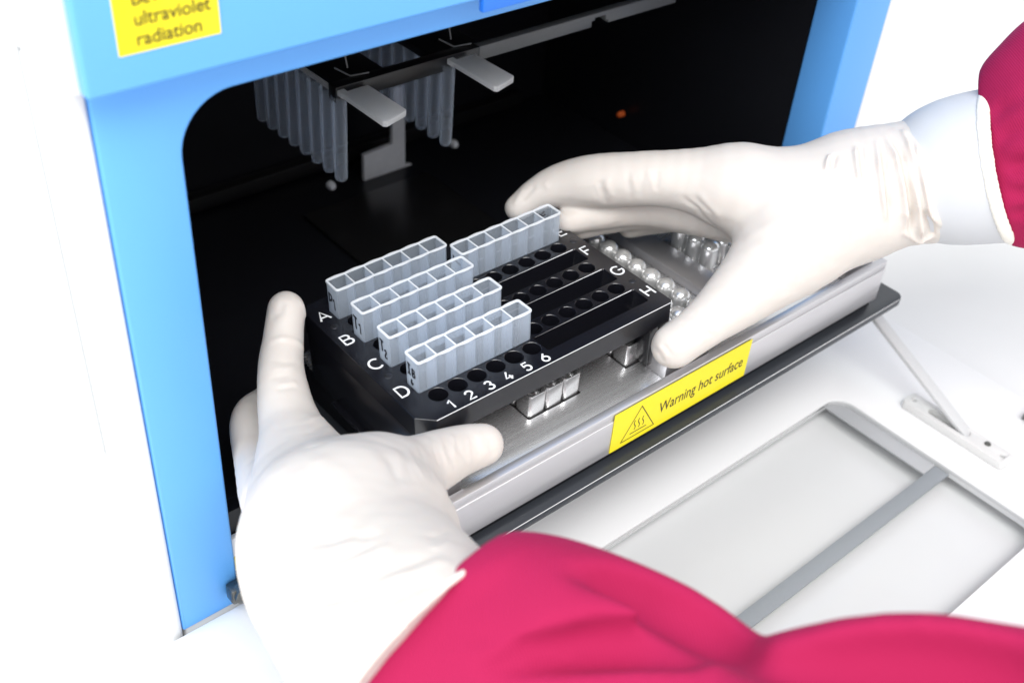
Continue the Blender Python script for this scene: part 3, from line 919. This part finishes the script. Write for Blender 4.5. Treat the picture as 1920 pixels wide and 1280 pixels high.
RIGHT_CREASES = [
    ([[132.9, 15.2, 30.0], [138.0, 6.8, 24.9], [144.9, 1.5, 16.6], [136.7, -11.1, 15.9]], 1.3, -0.49500000000000005),
    ([[135.4, 10.7, 31.4], [139.4, 1.2, 25.8], [151.2, 2.0, 10.1]], 1.1, -0.33),
    ([[136.5, 10.0, 34.4], [140.3, -1.6, 26.4], [155.4, 1.7, 5.9]], 1.4, 0.275),
    ([[115.7, 43.2, 28.6], [115.7, 40.4, 24.1], [119.3, 39.0, 16.8]], 1.5, -0.49500000000000005),
    ([[118.0, 40.7, 30.3], [117.2, 38.5, 26.1], [119.2, 36.0, 21.5]], 1.3, 0.33),
    ([[113.9, 44.1, 26.2], [115.0, 41.7, 20.1]], 1.0, -0.22000000000000003),
    ([[101.6, 65.4, 19.7], [98.0, 65.5, 16.4], [93.9, 66.2, 12.7]], 1.2, -0.44000000000000006),
    ([[98.6, 68.6, 17.3], [94.9, 68.5, 14.4], [91.3, 67.5, 10.8]], 1.2, 0.385),
    ([[103.8, 63.0, 21.5], [103.8, 59.3, 19.2]], 1.4, 0.275),
    ([[133.4, -35.3, 20.9], [130.7, -38.1, 15.9], [130.5, -40.4, 11.0]], 0.9, -0.35),
    ([[137.4, -38.7, 21.2], [137.3, -42.0, 14.2]], 0.9, -0.35),
    ([[142.6, -40.4, 23.9], [143.7, -44.0, 15.4]], 0.9, -0.35),
    ([[128.1, -35.5, 16.7], [125.1, -38.2, 10.7]], 0.9, -0.3),
    ([[96.1, -32.0, 0.1], [105.6, -34.3, 1.2], [109.6, -36.0, -3.5]], 1.1, -0.35),
    ([[176.7, -23.4, 52.8], [172.7, -25.2, 50.8], [169.2, -28.0, 48.5]], 0.9, 1.58),
    ([[177.4, -24.8, 53.2], [171.5, -28.7, 49.8]], 1.0, -1.35),
    ([[184.6, -28.2, 56.5], [178.1, -35.1, 52.6], [174.7, -40.3, 47.9]], 1.0, 1.58),
    ([[186.6, -29.1, 57.2], [179.5, -36.7, 53.0], [176.6, -41.2, 48.9]], 1.0, -1.35),
    ([[192.4, -31.7, 59.0], [183.4, -41.3, 53.9], [179.3, -48.9, 44.6], [179.3, -53.5, 34.7]], 1.1, 2.25),
    ([[194.2, -32.9, 59.5], [185.1, -43.0, 54.2], [181.0, -51.5, 42.9], [181.9, -55.3, 29.7]], 1.2, -1.8),
    ([[196.4, -31.9, 59.9], [189.8, -43.9, 56.7], [186.2, -52.0, 48.7], [186.1, -56.8, 39.0], [190.4, -57.5, 23.9]], 1.2, 2.7),
    ([[199.2, -33.1, 60.5], [191.3, -45.7, 57.1], [187.9, -53.7, 49.0], [188.2, -58.7, 36.8], [191.9, -58.6, 25.3]], 1.2, -2.03),
    ([[202.4, -36.0, 61.9], [195.8, -44.9, 60.1], [191.7, -52.8, 54.4]], 1.1, 2.03),
    ([[207.2, -35.6, 62.7], [195.9, -49.1, 59.6], [191.8, -58.4, 50.0], [193.0, -63.5, 40.1], [199.3, -68.1, 32.8]], 1.3, 2.7),
    ([[190.2, -52.9, 52.6], [189.6, -58.8, 43.7], [193.3, -62.0, 31.7], [199.7, -60.1, 21.8]], 1.1, 2.03),
    ([[191.1, -61.1, 41.9], [194.4, -64.3, 35.0], [199.3, -64.6, 27.1]], 1.1, -1.8),
    ([[188.4, -43.9, 55.9], [182.2, -50.0, 46.6]], 1.0, -1.12),
    ([[186.0, -57.3, 31.9], [196.3, -60.4, 24.6], [199.0, -65.8, 29.1]], 1.3, 1.58),
    ([[99.8, -23.9, 3.8], [98.2, -29.8, 2.5], [99.6, -33.8, -1.0]], 1.0, -0.3748436927476778),
    ([[101.1, -28.8, 3.9], [101.3, -32.6, 1.6], [103.2, -35.0, -2.5]], 1.0, 0.23472575050079889),
    ([[104.5, -24.0, 5.2], [103.4, -30.9, 3.7], [106.5, -35.3, -0.6]], 1.0, -0.3245843149179888),
    ([[105.7, -29.2, 5.5], [105.9, -32.6, 3.7], [107.1, -35.1, 0.5]], 1.0, 0.3919041281871104),
    ([[108.3, -24.4, 6.9], [107.5, -31.3, 5.5], [110.4, -35.6, 1.7]], 1.0, -0.24826533601156),
    ([[111.3, -27.9, 8.8], [110.5, -32.6, 6.3], [111.6, -35.8, 2.3]], 1.0, 0.32335511791069416),
    ([[111.8, -26.6, 9.1], [112.4, -33.1, 7.1], [116.2, -37.3, 2.3]], 1.0, -0.23727232288209824),
    ([[124.2, 35.1, 34.1], [122.3, 31.9, 28.7], [124.1, 30.7, 21.0]], 1.1, -0.2832358234232312),
    ([[123.9, 32.6, 32.6], [123.8, 29.8, 29.5], [124.4, 28.4, 25.7]], 1.1, 0.20713776740150572),
    ([[128.0, 29.4, 35.4], [125.4, 27.7, 30.3], [125.6, 27.5, 23.1]], 1.1, -0.23957174628342132),
    ([[129.7, 30.6, 37.1], [127.9, 25.5, 32.9], [129.0, 21.9, 26.6]], 1.1, 0.18564799719155717),
    ([[131.0, 25.6, 36.8], [129.3, 23.2, 33.0], [128.4, 22.6, 28.0]], 1.1, -0.35255869675352186),
    ([[125.9, -30.6, 17.8], [126.2, -35.6, 15.1], [128.5, -39.6, 11.1]], 1.0, -0.38883027250686286),
    ([[127.3, -30.2, 18.9], [128.3, -35.9, 16.4], [131.6, -40.2, 12.5]], 1.0, 0.3650705503874894),
    ([[129.2, -32.2, 19.5], [130.2, -36.2, 17.6], [131.8, -39.4, 14.8]], 1.0, -0.2544193225506535),
    ([[132.2, -32.9, 21.5], [132.6, -37.8, 18.1], [134.8, -41.5, 13.0]], 1.0, 0.25453843287499134),
    ([[134.3, -29.1, 24.3], [134.0, -36.2, 20.6], [137.1, -41.7, 14.9]], 1.0, -0.3150409586872586),
    ([[136.0, -31.3, 25.1], [135.8, -36.9, 21.6], [138.0, -41.5, 17.0]], 1.0, 0.4164415636028423),
    ([[138.1, -35.6, 24.4], [138.8, -39.4, 21.1], [140.9, -42.6, 16.7]], 1.0, -0.26444200623164915),
    ([[140.2, -34.2, 27.3], [139.7, -38.7, 22.9], [141.2, -42.5, 17.3]], 1.2, -0.34654879902142394),
    ([[144.6, -32.5, 32.2], [143.0, -37.4, 27.6], [143.1, -41.8, 22.0]], 1.2, 0.38608003959592735),
    ([[144.6, -36.5, 30.0], [145.1, -41.0, 25.8], [147.2, -44.6, 20.4]], 1.2, -0.27130800708281616),
    ([[148.7, -35.8, 33.7], [148.3, -40.5, 29.8], [149.5, -44.3, 25.0]], 1.2, 0.24275955037705538),
    ([[148.3, -36.3, 33.2], [151.1, -43.5, 27.9], [157.7, -48.3, 19.6]], 1.2, -0.25663905461718745),
    ([[168.0, -28.4, 47.6], [161.2, -37.7, 39.8], [157.1, -45.2, 30.5]], 1.1, -0.3204202872320587),
    ([[168.7, -35.4, 45.8], [163.2, -40.0, 39.1], [158.2, -44.6, 32.0]], 1.1, 0.5689701494952145),
    ([[174.1, -27.5, 51.5], [168.6, -36.7, 45.0], [166.4, -44.2, 36.9]], 1.1, -0.45748924062474744),
    ([[174.3, -33.6, 50.5], [168.3, -41.8, 41.1], [164.8, -47.9, 29.6]], 1.1, 0.5346975335360351),
    ([[172.3, -36.4, 48.0], [170.5, -42.9, 42.2], [170.4, -48.1, 34.8]], 1.1, -0.5418153117488741),
    ([[173.7, -39.9, 47.3], [172.7, -45.2, 41.9], [173.1, -49.6, 35.2]], 1.1, 0.45817985352800494),
    ([[178.7, -43.0, 49.6], [174.2, -47.2, 40.9], [171.7, -50.3, 30.5]], 1.1, -0.3205250065389565),
    ([[90.7, -18.3, -6.5], [87.6, -25.4, -5.7], [89.1, -29.3, -9.5]], 1.0, -0.2964444503943211),
    ([[88.7, -22.9, -2.9], [88.1, -27.2, -4.0], [88.9, -30.1, -6.7]], 1.0, 0.24844285117948564),
    ([[89.0, -25.0, -1.6], [88.9, -28.5, -2.9], [89.9, -31.3, -5.0]], 1.0, -0.2921267718045164),
    ([[90.1, -25.9, -0.2], [90.4, -29.8, -1.5], [91.9, -32.7, -4.2]], 1.0, 0.2241149933588268),
    ([[137.7, -17.5, 23.1], [144.0, -26.0, 32.9], [156.2, -35.9, 38.7]], 2.2, 0.35),
    ([[145.8, -2.8, 42.6], [156.8, -12.0, 45.9], [167.4, -27.3, 47.5]], 2.5, 0.35),
    ([[131.7, -25.5, 22.3], [141.7, -34.5, 28.4], [154.8, -40.8, 34.4]], 2.2, -0.3),
]
LEFT_FOLDS = [
    ([[-70.0, -101.7, 51.1], [-70.5, -111.4, 52.0], [-74.7, -118.7, 49.0], [-77.4, -121.3, 46.0]], 9, -2.5),
    ([[-39.1, -167.4, 64.4], [-33.7, -182.9, 77.8], [-26.8, -198.3, 85.4]], 6, -1.5),
]
RIGHT_FOLDS = [
    ([[209.9, -70.4, 70.6], [211.0, -75.3, 75.6], [212.2, -80.3, 79.7], [217.0, -88.8, 90.4]], 2.4, -3.0),
    ([[208.3, -74.7, 67.8], [209.0, -80.3, 71.3], [211.5, -88.8, 76.7]], 3.5, 1.2),
    ([[206.9, -79.1, 61.8], [207.9, -83.9, 66.6], [209.8, -90.6, 69.2], [213.7, -98.4, 76.2]], 2.4, -3.0),
    ([[207.0, -83.8, 54.1], [207.9, -88.2, 56.7], [211.4, -97.9, 59.4]], 2.2, -2.6),
    ([[210.1, -87.8, 43.8], [209.6, -90.8, 48.9], [214.2, -101.4, 52.3]], 2.6, -2.6),
    ([[216.2, -63.0, 77.7], [215.5, -68.4, 80.9], [216.8, -72.5, 85.6], [220.9, -78.3, 95.5]], 3.0, -2.4),
    ([[206.6, -80.2, 58.3], [207.5, -86.1, 61.4], [210.1, -94.2, 64.9]], 3, 1.2),
]


def spline(pts, n=3):
    """Catmull-Rom through the joints so that limbs bend without kinks"""
    if len(pts) < 3:
        return pts
    q = [np.array(p, float) for p in pts]
    q = [2 * q[0] - q[1]] + q + [2 * q[-1] - q[-2]]
    out = []
    for i in range(1, len(q) - 2):
        for j in range(n):
            t = j / n
            a, b2, c, d = q[i - 1], q[i], q[i + 1], q[i + 2]
            out.append(0.5 * (2 * b2 + (c - a) * t + (2 * a - 5 * b2 + 4 * c - d) * t * t + (3 * b2 - a - 3 * c + d) * t ** 3))
    return out + [q[-2]]


def chain_sdf(P, pts, k=3.0):
    d = None
    k = 0.3
    pts = spline(pts, 5)
    for a, b2 in zip(pts[:-1], pts[1:]):
        A = np.array(a[:3], np.float32)
        B = np.array(b2[:3], np.float32)
        ab = B - A
        L2 = float(ab @ ab) + 1e-9
        t = np.clip(((P - A) @ ab) / L2, 0, 1)
        q = P - A - t[..., None] * ab
        e = np.sqrt((q * q).sum(-1)) - (a[3] + (b2[3] - a[3]) * t)
        d = e if d is None else smin(d, e, k)
    return d


def smin(a, b2, k):
    h = np.clip(0.5 + 0.5 * (b2 - a) / k, 0, 1)
    return b2 * (1 - h) + a * h - k * h * (1 - h)


def smax(a, b2, k):
    return -smin(-a, -b2, k)


def surface_nets(F, org, h):
    ins = F < 0
    nx, ny, nz2 = F.shape
    cnt = np.zeros((nx - 1, ny - 1, nz2 - 1), np.int8)
    offs = [(i, j, k) for i in (0, 1) for j in (0, 1) for k in (0, 1)]
    for (i, j, k) in offs:
        cnt += ins[i:nx - 1 + i, j:ny - 1 + j, k:nz2 - 1 + k]
    act = (cnt > 0) & (cnt < 8)
    cells = np.argwhere(act)
    idx = -np.ones(act.shape, np.int64)
    idx[act] = np.arange(len(cells))
    vals = {o: F[cells[:, 0] + o[0], cells[:, 1] + o[1], cells[:, 2] + o[2]] for o in offs}
    acc = np.zeros((len(cells), 3))
    num = np.zeros(len(cells))
    for a in offs:
        for ax in range(3):
            if a[ax]:
                continue
            b2 = list(a)
            b2[ax] = 1
            b2 = tuple(b2)
            va, vb = vals[a], vals[b2]
            cr = (va < 0) != (vb < 0)
            t = np.where(cr, va / np.where(cr, va - vb, 1), 0)
            p = np.tile(np.array(a, float), (len(cells), 1))
            p[:, ax] += t
            acc += p * cr[:, None]
            num += cr
    V = (cells + acc / num[:, None]) * h + org
    quads = []
    for ax in range(3):
        o1, o2 = [(1, 2), (2, 0), (0, 1)][ax]
        sl0 = [slice(None)] * 3
        sl1 = [slice(None)] * 3
        sl0[ax] = slice(0, -1)
        sl1[ax] = slice(1, None)
        A = ins[tuple(sl0)]
        B = ins[tuple(sl1)]
        e = np.argwhere(A != B)
        ok = (e[:, o1] > 0) & (e[:, o2] > 0) & (e[:, o1] < F.shape[o1] - 1) & (e[:, o2] < F.shape[o2] - 1)
        e = e[ok]
        flip = A[tuple(e.T)]
        c = []
        for (d1, d2) in ((-1, -1), (0, -1), (0, 0), (-1, 0)):
            q = e.copy()
            q[:, o1] += d1
            q[:, o2] += d2
            c.append(idx[tuple(q.T)])
        c = np.stack(c, 1)
        c[~flip] = c[~flip][:, ::-1]
        quads.append(c)
    Q = np.concatenate(quads)
    Q = Q[(Q >= 0).all(1)]
    return V, Q


def relax(V, Q, rounds):
    ii = np.concatenate([Q[:, 0], Q[:, 1], Q[:, 2], Q[:, 3]] * 2)
    jj = np.concatenate([Q[:, 1], Q[:, 2], Q[:, 3], Q[:, 0], Q[:, 3], Q[:, 0], Q[:, 1], Q[:, 2]])
    n = np.maximum(np.bincount(ii, minlength=len(V)), 1)
    for _ in range(rounds):
        acc = np.stack([np.bincount(ii, V[jj, a], len(V)) for a in range(3)], 1)
        V = V * 0.5 + 0.5 * acc / n[:, None]
    return V


def net_mesh(fn, lo, hi, h, smooth=4, creases=(), noise=0.0, post=0):
    """sample fn on a grid (in slabs) and skin the zero level"""
    BK = 10
    nb = [int(math.ceil((hi[i] - lo[i]) / h / BK)) + 1 for i in range(3)]
    lo = np.array(lo, np.float32)
    F = np.empty((nb[0] * BK, nb[1] * BK, nb[2] * BK), np.float32)
    bi = np.stack(np.meshgrid(*[np.arange(n) for n in nb], indexing='ij'), -1).reshape(-1, 3)
    cd = fn((bi * BK + (BK - 1) / 2).astype(np.float32) * np.float32(h) + lo)
    near = np.abs(cd) < BK * h * 0.9 + 5.0
    F6 = F.reshape(nb[0], BK, nb[1], BK, nb[2], BK).transpose(0, 2, 4, 1, 3, 5)
    F6[:] = cd.reshape(*nb)[..., None, None, None]
    loc = np.stack(np.meshgrid(*[np.arange(BK)] * 3, indexing='ij'), -1).astype(np.float32)
    act = bi[near]
    for i in range(0, len(act), 200):
        a = act[i:i + 200]
        P = (a[:, None, None, None, :] * BK + loc).astype(np.float32) * np.float32(h) + lo
        F6[a[:, 0], a[:, 1], a[:, 2]] = fn(P)
    V, Q = surface_nets(F, np.array(lo, float), h)
    # a few rounds of Laplacian smoothing
    V = relax(V, Q, smooth)
    if creases or noise:
        e1, e2 = V[Q[:, 2]] - V[Q[:, 0]], V[Q[:, 3]] - V[Q[:, 1]]
        fn_ = np.cross(e1, e2)
        N = np.zeros_like(V)
        for a in range(4):
            N += np.stack([np.bincount(Q[:, a], fn_[:, c], len(V)) for c in range(3)], 1)
        N /= np.linalg.norm(N, axis=1)[:, None] + 1e-9
        off = np.zeros(len(V))
        for (pts, wd, ht) in creases:
            pts = np.array(pts, float)
            dmin = np.full(len(V), 1e9)
            fade = np.ones(len(V))
            nseg = len(pts) - 1
            for i in range(nseg):
                A, B = pts[i], pts[i + 1]
                ab = B - A
                t = np.clip(((V - A) @ ab) / (ab @ ab + 1e-9), 0, 1)
                dd = np.linalg.norm(V - A - t[:, None] * ab, axis=1)
                g = (i + t) / nseg
                f2 = np.clip(np.minimum(g, 1 - g) / 0.22, 0.0, 1)
                fade = np.where(dd < dmin, f2 * f2 * (3 - 2 * f2), fade)
                dmin = np.minimum(dmin, dd)
            off += ht * fade * np.exp(-(dmin / wd) ** 2)
        if noise:
            off += noise * wob(V, 0.33, 0.2) + noise * 0.6 * wob(V, 0.71, 1.3)
        V = V + N * off[:, None]
        V = relax(V, Q, post)
    me = bpy.data.meshes.new('net')
    me.vertices.add(len(V))
    me.vertices.foreach_set('co', (V * S).astype(np.float32).ravel())
    me.loops.add(len(Q) * 4)
    me.loops.foreach_set('vertex_index', Q.ravel().astype(np.int32))
    me.polygons.add(len(Q))
    me.polygons.foreach_set('loop_start', np.arange(0, len(Q) * 4, 4, dtype=np.int32))
    me.update(calc_edges=True)
    me.validate()
    me.polygons.foreach_set('use_smooth', [True] * len(me.polygons))
    return me


def bounds(chains, pad=6):
    pts = np.array([p for c in chains for p in c])
    lo = (pts[:, :3] - pts[:, 3:4]).min(0) - pad
    hi = (pts[:, :3] + pts[:, 3:4]).max(0) + pad
    return lo, hi


def unit(v):
    v = np.array(v, float)
    return v / np.linalg.norm(v)


CAMP = np.array(CAM_C)


def wob(P, f, ph):
    return np.sin(P[..., 0] * f + ph) * np.sin(P[..., 1] * f * 1.13 + ph * 1.7) + np.sin(P[..., 2] * f * 0.91 + ph * 0.6 + P[..., 0] * f * 0.4)


def hand_fn(T, fingers, palms, kp=9.0, kf=6.0):
    def fn(P):
        body = None
        for n in palms:
            e = chain_sdf(P, T[n], 6.0)
            body = e if body is None else smin(body, e, kp)
        fg = None
        for n in fingers:
            e = chain_sdf(P, T[n], 6.0)
            fg = e if fg is None else smin(fg, e, 1.8)
        return smin(body, fg, kf)
    return fn


person = thing('person', 'person in white latex gloves and crimson coat holding the black rack', 'person', (-40, -140, 0))
FN = ('index', 'middle', 'ring', 'pinky', 'thumb')

# left glove
lf = hand_fn(LEFT_HAND, FN, ('palm', 'palm2', 'arm'), 10, 7)
nL = unit([0.154, -0.972, -0.179])
cL = np.array(LEFT_CUFF[:3])


def left_glove(P):
    d = lf(P) + 0.12 * wob(P, 0.16, 0.4)
    s = (P - cL.astype(np.float32)) @ nL.astype(np.float32)
    # soft ring folds over the wrist
    m2 = np.exp(-((s + 34) / 13) ** 2)
    d = d - m2 * 0.08 * np.sin(s * 0.8 + 1.9 * wob(P, 0.045, 1.0))
    return np.maximum(d, s)


lo, hi = bounds(LEFT_HAND.values())
glove_l = part('glove', net_mesh(left_glove, lo, hi, 0.9, 10, LEFT_CREASES, 0.05), 'latex', person, 'white latex glove on the left hand')


def left_bead(P):
    s = (P - cL.astype(np.float32)) @ nL.astype(np.float32)
    d = lf(P)
    return np.sqrt(d * d + (s + 0.6) ** 2) - 1.2


part('cuff_bead', net_mesh(left_bead, lo, hi, 0.9, 2), 'bead', glove_l)

# right glove: hand with ringed folds, then a wide flared cuff
rf = hand_fn(RIGHT_HAND, FN, ('palm', 'palm2', 'palm3', 'arm'), 9, 6)
nR = unit([0.38, -0.785, 0.489])
cR = np.array(RIGHT_CUFF[:3])
axR = unit(np.array(RIGHT_HAND['arm'][-1][:3]) - np.array(RIGHT_HAND['arm'][0][:3]))
wR = np.array(RIGHT_HAND['arm'][-1][:3])


def right_glove(P):
    d = rf(P) + 0.12 * wob(P, 0.17, 0.9)
    s = (P - wR.astype(np.float32)) @ axR.astype(np.float32)
    m2 = 0.28 * np.clip((s + 36) / 14, 0, 1)
    ph = s * 1.05 + 1.1 * wob(P, 0.045, 0.3) + 0.5 * wob(P, 0.11, 2.0)
    ridge = np.maximum(np.sin(ph), -0.2) ** 3
    d = d - m2 * 0.9 * ridge
    return smax(d, s - 3.0, 1.5)


lo, hi = bounds([RIGHT_HAND[k] for k in ('index', 'middle', 'ring', 'pinky', 'thumb', 'palm', 'palm2', 'palm3', 'arm')])
glove_r = part('glove', net_mesh(right_glove, lo, hi, 0.75, 9, RIGHT_CREASES, 0.05), 'latex', person, 'white latex glove on the right hand')


def cuff_raw(P):
    return chain_sdf(P, RIGHT_HAND['cuff'], 4.0)


def right_cuff(P):
    s = (P - cR.astype(np.float32)) @ nR.astype(np.float32)
    s2 = (P - wR.astype(np.float32)) @ axR.astype(np.float32)
    d = cuff_raw(P) - 0.35 * wob(P, 0.09, 1.2)
    return np.maximum(d, s)


def right_bead(P):
    s = (P - cR.astype(np.float32)) @ nR.astype(np.float32)
    d = cuff_raw(P) - 0.35 * wob(P, 0.09, 1.2)
    return np.sqrt(d * d + ((s + 1.4) * 0.5) ** 2) - 1.35


lo, hi = bounds([RIGHT_HAND['cuff']])
part('glove_cuff', net_mesh(right_cuff, lo, hi, 1.0), 'latex_cuff', glove_r, 'loose flared cuff of the right glove')
part('cuff_bead', net_mesh(right_bead, lo, hi, 0.9, 2), 'bead', glove_r)


# coat sleeves
def sleeve_mesh(pts, cutc, cutn, folds, h, k=6, creases=(), ridges=()):
    lo, hi = bounds([pts], 8)

    def fn(P):
        d = chain_sdf(P, pts, k)
        d = d + folds(P)
        for rg in ridges:
            d = smax(d, -chain_sdf(P, rg, k), 4.0)
        s = (P - cutc.astype(np.float32)) @ cutn.astype(np.float32)
        return np.maximum(d, -s - 4.0)
    return net_mesh(fn, lo, hi, h, 4, creases, 0.0, 10)


SL0 = np.array(LEFT_SLEEVE[1][:3], np.float32)


def folds_left(P):
    return 0.6 * wob(P, 0.035, 0.5) + 0.2 * wob(P, 0.08, 2.2)


def folds_right(P):
    q = P - np.array(RIGHT_SLEEVE[1][:3], np.float32)
    e1 = np.cross(axR, unit(CAMP - wR))
    e1 = unit(e1).astype(np.float32)
    e2 = np.cross(axR, e1).astype(np.float32)
    az = np.arctan2(q @ e1, q @ e2)
    return 0.6 * np.sin(az * 7 + 0.9 * wob(P, 0.03, 0.7)) + 0.25 * wob(P, 0.05, 1.4)


part('coat_sleeve', sleeve_mesh(LEFT_SLEEVE, cL, nL, folds_left, 1.2, 5, LEFT_FOLDS, LEFT_VALLEYS), 'cloth', person, 'crimson coat sleeve in the foreground')
part('coat_sleeve', sleeve_mesh(RIGHT_SLEEVE, cR, nR, folds_right, 1.1, 6, RIGHT_FOLDS), 'cloth', person, 'gathered crimson coat sleeve at the right')
